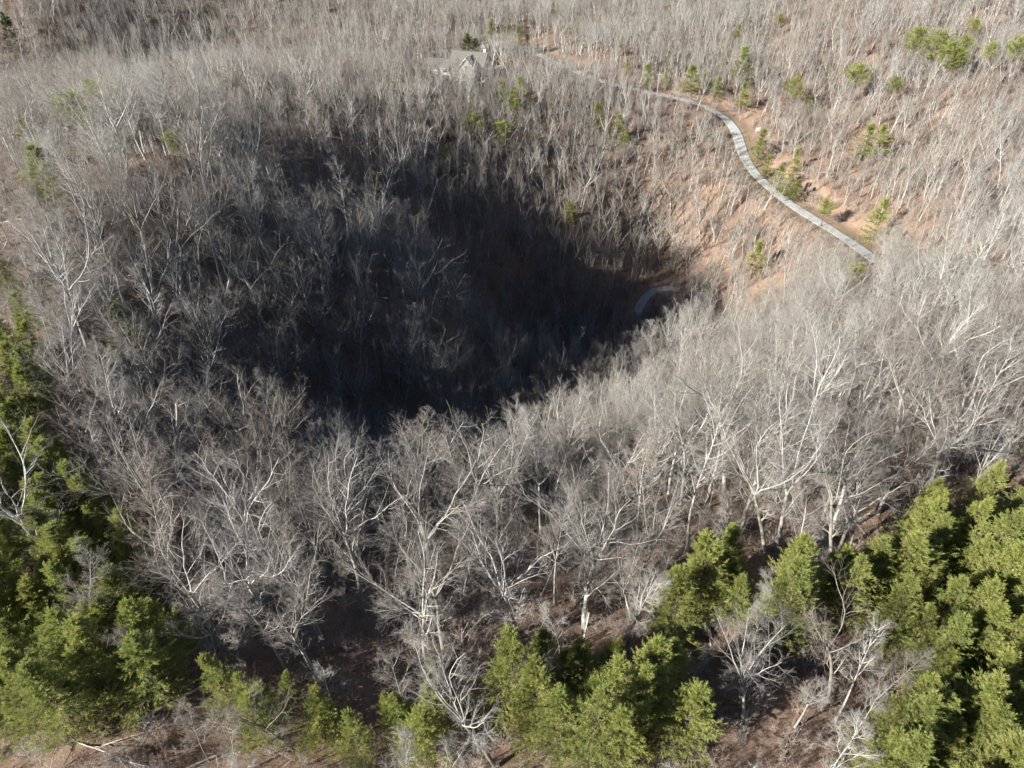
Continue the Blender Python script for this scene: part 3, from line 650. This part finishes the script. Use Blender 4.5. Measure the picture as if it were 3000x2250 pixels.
ORD = ['', 'first', 'second', 'third', 'fourth', 'fifth', 'sixth', 'seventh', 'eighth', 'ninth', 'tenth', 'eleventh', 'twelfth', 'thirteenth', 'fourteenth', 'fifteenth',
       'sixteenth', 'seventeenth', 'eighteenth', 'nineteenth', 'twentieth']
def zone_of(px, py, lit):
    if py > 1850 and px > 1900: return 'between the bottom pine stands'
    if py > 1950: return 'among pines along bottom edge'
    if py > 1450 and px > 1150 and px <= 1950: return 'above the bottom middle pines'
    if py > 1400 and px <= 1150: return 'on slope beside lower left pines'
    if px > 1950 and py > 1150: return 'on slope above the right pines'
    if px > 1950: return 'high on the sunlit right spur'
    if px < 420: return 'on the left edge crest'
    if py > 1150: return 'on near rim of dark hollow'
    if not lit: return 'in deep shade of the hollow'
    return 'on left ridge above the hollow'
KN = {'oak': 'crooked bare oak', 'fan': 'fan crowned bare tree', 'poplar': 'straight bare tree', 'sapling': 'thin young bare tree'}
groups = {}
for i in single:
    t_ = trees[i]; groups.setdefault((zone_of(t_[5], t_[6], lit_top[i]), t_[4]), []).append(i)
label = {}
for (zn, k), ids in groups.items():
    ids.sort(key=lambda i: -trees[i][6])
    rows = max(1, math.ceil(len(ids) / 9)); per = math.ceil(len(ids) / rows)
    for r_ in range(rows):
        row = sorted(ids[r_ * per:(r_ + 1) * per], key=lambda i: trees[i][5])
        rn = '' if rows == 1 else (', %s row up' % ORD[r_ + 1])
        for q, i in enumerate(row):
            label[i] = f"{KN[k]}, {ORD[q + 1]} from left{rn}, {zn}" if len(row) > 1 else f"{KN[k]}{rn}, {zn}"
GRP = 'leafless trees of the winter wood'
for B, vec, k, v, lab in hero:
    plant('bare_tree', k, 0, B, vec, random.uniform(0, 6.28), 1.0, v, label=lab, category='tree', group=GRP)
pts, rots, scs, ids = [], [], [], []
KINDS = [(k, l) for k in ('oak', 'fan', 'poplar', 'sapling') for l in (1, 2)]
protos = []; first = {}
for k, l in KINDS:
    first[(k, l)] = len(protos); protos += [joined(q) for q in P_(k, l)]
for i, (X, Y, Z, h, k, a, b_, d) in enumerate(trees):
    tilt = (random.gauss(0, .035) + (.0), random.gauss(0, .035))
    if i in single:
        plant('bare_tree', k, 0 if d < 118 else 1, (X, Y, Z - .1), (tilt[0] * h, tilt[1] * h, h), random.uniform(0, 6.28), random.uniform(.9, 1.15), label=label[i], category='tree', group=GRP)
    else:
        l = 1 if d < 210 else 2; pr = P_(k, l); v = random.randrange(len(pr)); s = h / pr[v][2]; ws = s * random.uniform(.9, 1.15)
        pts.append((X, Y, Z - .1)); rots.append((tilt[1], tilt[0], random.uniform(0, 6.28))); scs.append((ws, ws, s)); ids.append(first[(k, l)] + v)
instancer('bare_woods', 'grey leafless hardwood forest covering the far hillsides and hollow', 'forest', pts, rots, scs, ids, protos)
print('TREES', len(trees), 'instanced', len(pts))

# ------------------------------------------------------------------ evergreens
GP = 'green pines at the bottom of the view'; GF = 'evergreens scattered through the far wood'
pc = []
x, y = grid_pts(-130, 160, 5, 160, 2.8, rng, .42); z = ground(x, y); h = rng.uniform(6.5, 12.5, len(x)); lowp = (proj(np.stack([x, y, z], 1))[0] > 520) & (proj(np.stack([x, y, z], 1))[0] < 1420); h = np.where(lowp, h * .75, h); m = proj(np.stack([x, y, z + .55 * h], 1))
ok = in_pines(m[0], m[1]) & (m[2] > 20) & inframe(m[0], m[1], 130) & ~near_hero(x, y, 1.2)
u = rng.uniform(size=len(x)); ok &= ~((m[0] < 500) & (m[1] > 1200) & (u > .9))
for i in np.nonzero(ok)[0]: pc.append((x[i], y[i], z[i], h[i], m[0][i], m[1][i]))
def pzone(px, py):
    if px < 600 and py < 1240: return 'in the narrow left edge row'
    if px < 600: return 'in the lower left stand'
    if px < 1400: return 'in clump left of pale oak'
    if px < 2100 and py > 1820: return 'in the bottom middle clump'
    if px < 2390 and py < 1830: return 'in clump below white oaks'
    if py > 1900: return 'in lower part of right stand'
    return 'in upper part of right stand'
gz = {}
for i, p in enumerate(pc): gz.setdefault(pzone(p[4], p[5]), []).append(i)
for zn, idl in gz.items():
    idl.sort(key=lambda i: pc[i][5]); rows = max(1, math.ceil(len(idl) / 7)); per = math.ceil(len(idl) / rows)
    for r_ in range(rows):
        for q, i in enumerate(sorted(idl[r_ * per:(r_ + 1) * per], key=lambda i: pc[i][4])):
            X, Y, Z, h, a, b_ = pc[i]
            sz = 'tall' if h > 11.8 else 'short' if h < 10 else 'medium'
            plant('pine_tree', 'pine', 0, (X, Y, Z), (random.gauss(0, .02) * h, random.gauss(0, .02) * h, h), random.uniform(0, 6.28), random.uniform(1.05, 1.32), category='pine', group=GP,
                  label=f"{sz} yellow green pine, {ORD[q + 1]} from left, {ORD[r_ + 1]} row down, {zn}")
for ((tx, ty), h, k, wd, lab), P in zip(FAR, FAR_P):
    dpt = proj(P)[2][0]
    plant('evergreen_tree', k, 0 if dpt < 150 else 1, (P[0], P[1], float(ground(P[0], P[1]))), (0, 0, h), random.uniform(0, 6.28), wd * 1.4, label=lab, category='evergreen', group=GF)

# ------------------------------------------------------------------ undergrowth: low bare brush
def brush(seed):
    r = np.random.default_rng(seed); n = 9
    ph = r.uniform(0, 6.28, n); el = np.radians(r.uniform(40, 85, n)); D = np.stack([np.cos(ph) * np.cos(el), np.sin(ph) * np.cos(el), np.sin(el)], 1)
    L = r.uniform(1.2, 2.6, n); B = grow(r.normal(size=(n, 3)) * [.35, .35, 0], D, L, 3, .12, .05, r)
    v1, f1 = tubes(B, np.full(n, .022), 3)
    S2, D2, L2, R2 = spawn(B, L, np.full(n, .02), 7, .15, 1, 38, 12, .5, r); B2 = grow(S2, D2, L2, 2, .1, .05, r)
    v2, f2 = spikes(S2, B2[:, 2], np.full(len(S2), .012), len(v1))
    S3, D3, L3, R3 = spawn(B2, L2, np.full(len(L2), .01), 4, .1, 1, 35, 12, .6, r)
    v3, f3 = spikes(S3, S3 + D3 * L3[:, None], np.full(len(S3), .009), len(v1) + len(v2))
    return mesh_np('brush', np.concatenate([v1, v2, v3]), [f1, np.concatenate([f2, f3])], [M_BRUSH], True)
x, y, z, h, px, py, dz = candidates(2.0, 1, 1, rng)
u = rng.uniform(size=len(x)); n1 = np.sin(x * .21 + 2 * np.sin(y * .13)) * np.sin(y * .17 + 1.3 * np.sin(x * .11))
ok = (dz < 330) & (dist_path(x, y, ROAD)[0] > 4.5) & (u < .34 + .25 * n1 + .6 * (dz < 105) + .2 * (dz < 150)) & inframe(px, py, 60) & ~(in_pines(px, py) & (u > .2))
ok |= (dz < 100) & inframe(px, py, 60) & (py > 2050) & ~in_pines(px, py)
n = int(ok.sum()); s = rng.uniform(.5, 1.25, n) * np.clip(dz[ok] / 160, .9, 1.5)
lay = (rng.uniform(size=n) < .07); rx = np.where(lay, 1.45, 0); s = np.where(lay, rng.uniform(.5, .9, n), s); kid = np.where(lay, rng.integers(5, 8, n), rng.integers(0, 5, n))
instancer('undergrowth', 'low brown leafless brush over the leaf covered slopes', 'undergrowth', np.stack([x[ok], y[ok], z[ok] - .05], 1),
          np.stack([rx, np.zeros(n), rng.uniform(0, 6.28, n)], 1), np.repeat(s[:, None], 3, 1), kid, [brush(900 + i) for i in range(5)] + [joined(q) for q in P_('sapling', 1)[:3]])
print('BRUSH', n)

# ------------------------------------------------------------------ house and small things
def box(bm_l, x0, x1, y0, y1, z0, z1): bm_l.append((np.array([[x, y, z] for z in (z0, z1) for x, y in ((x0, y0), (x1, y0), (x1, y1), (x0, y1))], float), [(0, 3, 2, 1), (4, 5, 6, 7), (0, 1, 5, 4), (1, 2, 6, 5), (2, 3, 7, 6), (3, 0, 4, 7)]))
def poly_part(name, shapes, mat, parent, **kw):
    V = []; Fs = []
    for v, f in shapes:
        o = len(V); V += [tuple(p) for p in v]; Fs += [tuple(i + o for i in q) for q in f]
    me = bpy.data.meshes.new(name); me.from_pydata(V, [], Fs); me.materials.append(mat); me.update()
    return link(name, me, parent, **kw)
def prism(pts2, axis, a0, a1):
    """extrude a polygon given in (h,z) along axis x or y"""
    n = len(pts2); mk = (lambda h, a, z: (a, h, z)) if axis == 'x' else (lambda h, a, z: (h, a, z))
    v = [mk(h, a0, z) for h, z in pts2] + [mk(h, a1, z) for h, z in pts2]
    return v, [tuple(range(n)), tuple(range(2 * n - 1, n - 1, -1))] + [(i, (i + 1) % n, (i + 1) % n + n, i + n) for i in range(n)]
M_ROOF = plain('shingle_roof', (.20, .195, .17), .9, .25, 2.5); M_BRICK, t, b = new_mat('brick_wall', .9, .1)
br = node(t, 'ShaderNodeTexBrick'); br.inputs['Scale'].default_value = 4; br.inputs['Color1'].default_value = (.34, .15, .10, 1); br.inputs['Color2'].default_value = (.27, .12, .08, 1); br.inputs['Mortar'].default_value = (.4, .35, .3, 1)
tc = node(t, 'ShaderNodeTexCoord'); t.links.new(tc.outputs['Object'], br.inputs['Vector']); t.links.new(br.outputs[0], b.inputs['Base Color'])
M_WHITE = plain('white_trim', (.78, .78, .76), .6, .06, 2); M_GLASS, t, b = new_mat('window_glass', .08, .5); b.inputs['Base Color'].default_value = (.03, .035, .04, 1)
M_DECK = plain('weathered_deck', (.42, .40, .37), .85, .2, 3); M_METAL = plain('dull_metal', (.45, .46, .47), .5, .1, 2)
hs = bpy.data.objects.new('brick_house', None); C.objects.link(hs); hs.location = (HOUSE_P[0], HOUSE_P[1] + 3, HOUSE_P[2] - .1); hs.rotation_euler = (0, 0, math.radians(-16))
hs['label'] = 'brick house with grey shingle roofs and white deck rail on the far hilltop'; hs['category'] = 'house'
def gable(x0, x1, y0, y1, ze, zr, along, ov=.6, th=.22):
    """roof slabs; ridge runs along axis"""
    if along == 'x': c, half = (y0 + y1) / 2, (y1 - y0) / 2
    else: c, half = (x0 + x1) / 2, (x1 - x0) / 2
    dz_ = (zr - ze) / half * ov
    p = [(c - half - ov, ze - dz_), (c, zr), (c + half + ov, ze - dz_), (c + half + ov, ze - dz_ + th), (c, zr + th), (c - half - ov, ze - dz_ + th)]
    return prism(p, along, (x0 if along == 'x' else y0) - ov, (x1 if along == 'x' else y1) + ov)
def gwall(x0, x1, y0, y1, z0, ze, zr, along):
    if along == 'x': return prism([(y0, z0), (y1, z0), (y1, ze), ((y0 + y1) / 2, zr), (y0, ze)], 'x', x0, x1)
    return prism([(x0, z0), (x1, z0), (x1, ze), ((x0 + x1) / 2, zr), (x0, ze)], 'y', y0, y1)
poly_part('wall', [gwall(-7, 8, -1, 10, -1.5, 5.2, 9.4, 'x'), gwall(-1.5, 5.5, -5.5, 4, -2.5, 5.0, 8.6, 'y')], M_BRICK, hs)
poly_part('roof', [gable(-7, 8, -1, 10, 5.25, 9.45, 'x'), gable(-1.5, 5.5, -5.5, 4.4, 5.05, 8.65, 'y')], M_ROOF, hs)
poly_part('garage_wing', [gwall(-18, -7.05, 2, 10, -1, 3.1, 5.6, 'x')], M_BRICK, hs)
poly_part('garage_roof', [gable(-18, -7.7, 2, 10, 3.15, 5.65, 'x')], M_ROOF, hs, label='lower grey roof of the garage wing')
poly_part('porch_roof', [prism([(-6.2, 3.0), (-1.1, 4.1), (-1.1, 4.3), (-6.2, 3.2)], 'x', -8.5, -1.6)], M_ROOF, hs)
tr = []
for (x0, x1, y_, zz) in ((-8.6, -1.6, -6.32, 2.98), (-18.6, -7.7, 1.32, 2.72)): box(tr, x0, x1, y_, y_ + .12, zz - .12, zz + .2)
for xx in (-8.4, -5.2, -2.0): box(tr, xx, xx + .2, -6.1, -5.9, -.3, 3.0)
tr.append(prism([(-2.15, 4.45), (2, 8.78), (6.15, 4.45), (6.15, 4.75), (2, 9.08), (-2.15, 4.75)], 'y', -6.25, -6.12))
poly_part('white_trim', tr, M_WHITE, hs)
dk = []; box(dk, -8.6, -1.52, -6.2, -1.05, -.5, -.25); box(dk, -1.4, 9.5, -9.2, -5.52, -.3, -.05); box(dk, 5.6, 9.5, -5.5, 2, -.3, -.05)
for xx in (-1.2, 3, 6, 9.2): box(dk, xx, xx + .25, -9.1, -8.9, -6, -.32)
poly_part('deck', dk, M_DECK, hs)
rl = []
for x0, x1, y0, y1 in ((-8.6, -1.5, -6.28, -6.21), (-1.45, 9.5, -9.28, -9.21), (9.51, 9.58, -9.2, 2)):
    box(rl, x0, x1, y0, y1, .85, .98); box(rl, x0, x1, y0, y1, .02, .1)
    k = max((x1 - x0), (y1 - y0)); nn = int(k / .3)
    for q in range(nn + 1):
        f_ = q / nn
        if x1 - x0 > y1 - y0: box(rl, x0 + f_ * (k - .05), x0 + f_ * (k - .05) + .05, y0 + .01, y1 - .01, .1, .85)
        else: box(rl, x0 + .01, x1 - .01, y0 + f_ * (k - .05), y0 + f_ * (k - .05) + .05, .1, .85)
poly_part('deck_railing', rl, M_WHITE, hs)
for (wx, wz, ww, wh) in ((.2, 1, 1.4, 1.8), (2.6, 1, 1.4, 1.8), (1.4, 4.6, 1.3, 1.4)):
    s_ = []; box(s_, wx - .12, wx + ww + .12, -5.56, -5.502, wz - .12, wz + wh + .12); wf = poly_part('window', s_, M_WHITE, hs)
    s_ = []; box(s_, wx, wx + ww, -5.60, -5.562, wz, wz + wh); poly_part('pane', s_, M_GLASS, wf)
for (wx, ww) in ((-6.4, 1.4), (-3.6, 1.2), (6.0, 1.4)):
    s_ = []; box(s_, wx - .12, wx + ww + .12, -1.06, -1.002, .9, 2.9); wf = poly_part('window', s_, M_WHITE, hs)
    s_ = []; box(s_, wx, wx + ww, -1.10, -1.062, 1.0, 2.8); poly_part('pane', s_, M_GLASS, wf)
for wx in (-16.8, -12.4):
    s_ = []; box(s_, wx, wx + 3.2, 1.93, 1.99, -.6, 2.1); poly_part('garage_door', s_, M_WHITE, hs)
s_ = []; box(s_, 6.3, 7.3, 5, 6, 6, 10.4); box(s_, 6.2, 7.4, 4.9, 6.1, 10.4, 10.65); poly_part('chimney', s_, M_WHITE, hs)

def at_px(px, py): return march(px, py, ground)
def simple(name, shapes, mat, P, rz=0, **kw):
    o = poly_part(name, shapes, mat, None, **kw); o.location = P; o.rotation_euler = (0, 0, rz); return o
P = at_px(2220, 390)
ub = bpy.data.objects.new('roadside_sign', None); C.objects.link(ub); ub.location = P; ub.rotation_euler = (0, 0, .2); ub['label'] = 'small white board on posts at the driveway stub by the road bend'; ub['category'] = 'sign'
s_ = []; box(s_, -1.1, 1.1, -.05, .05, .7, 2.2); poly_part('board', s_, M_WHITE, ub)
for q in (-1.0, .9):
    s_ = []; box(s_, q, q + .1, .055, .15, -.3, 2.25); poly_part('post', s_, M_WHITE, ub)
# pale fallen trunk, leaning snag and a broken top, each with stubs
def log(name, A, B_, r0, mat, **kw):
    A = np.array(A, float); B_ = np.array(B_, float); r = np.random.default_rng(int(abs(A[0] * 7)) + 1)
    L_ = np.linalg.norm(B_ - A); Pp = grow(A[None] - A[None], (B_ - A)[None], np.array([L_]), 8, .03, 0, r)
    v, f = tubes(Pp, np.array([r0]), 7, .4); S, D, L, R = spawn(Pp, np.array([L_]), np.array([r0]), 5, .35, 1, 50, 10, .22, r, rr=.6)
    B1 = grow(S, D, L, 4, .15, .03, r); v2, f2 = tubes(B1, R, 4, off=len(v))
    S3, D3, L3, R3 = spawn(B1, L, R, 4, .2, 1, 40, 10, .5, r); v3, f3 = spikes(S3, S3 + D3 * L3[:, None], R3, len(v) + len(v2))
    return link(name, mesh_np(name, np.concatenate([v, v2, v3]), [f, f2, f3], [mat], True), None, tuple(A), **kw)
M_DEAD = plain('bleached_wood', (.62, .58, .50), .8, .12, 1.5)
a = at_px(1628, 305); b2 = at_px(1650, 318); a[2] += .4; b2[2] += .4
log('fallen_log', a, a + nrm(b2 - a) * 9, .38, M_DEAD, label='pale fallen log on the ridge left of the road', category='log')
a = at_px(520, 1420); log('dead_snag', a, a + np.array([3.0, 1.5, 13]), .30, M_DEAD, label='bleached broken snag curving out of the brush near the left pines', category='snag')
a = at_px(1690, 1955); log('dead_snag', a, a + np.array([.4, .3, 8]), .16, M_DEAD, label='thin bleached snag between the bottom middle pines', category='snag')
a = at_px(378, 1075); b2 = at_px(352, 1048); log('fallen_log', a + [0, 0, .4], a + [0, 0, .5] + nrm(b2 - a) * 7, .3, M_DEAD, label='reddish fallen log on the leafy left crest', category='log')
a = at_px(395, 2120); log('fallen_log', a + [0, 0, .3], a + [6, 3.5, .3], .17, M_DEAD, label='grey fallen log below the lower left pines', category='log')
P = at_px(1924, 285)
up_ = bpy.data.objects.new('utility_pole', None); C.objects.link(up_); up_.location = P; up_['label'] = 'thin grey utility pole above the left end of the road'; up_['category'] = 'pole'
v, f = tubes(np.array([[[0, 0, -.5], [0, 0, 5], [0, 0, 10]]]), np.array([.17]), 8, .7); link('pole', mesh_np('pole', v, [f], [M_METAL], True), up_)
s_ = []; box(s_, -1.2, 1.2, -.26, -.14, 9.0, 9.2); poly_part('crossarm', s_, M_METAL, up_)
P = at_px(1176, 160)
sh = bpy.data.objects.new('garden_shed', None); C.objects.link(sh); sh.location = P; sh['label'] = 'small white shed half hidden by trees left of the house'; sh['category'] = 'shed'
poly_part('wall', [gwall(-2, 2, -1.5, 1.5, -.5, 2.4, 3.2, 'x')], M_WHITE, sh); poly_part('roof', [gable(-2, 2, -1.5, 1.5, 2.45, 3.25, 'x', .25, .1)], M_ROOF, sh)
s_ = []; box(s_, -.5, .5, -1.56, -1.51, 0, 2); poly_part('door', s_, M_DECK, sh)
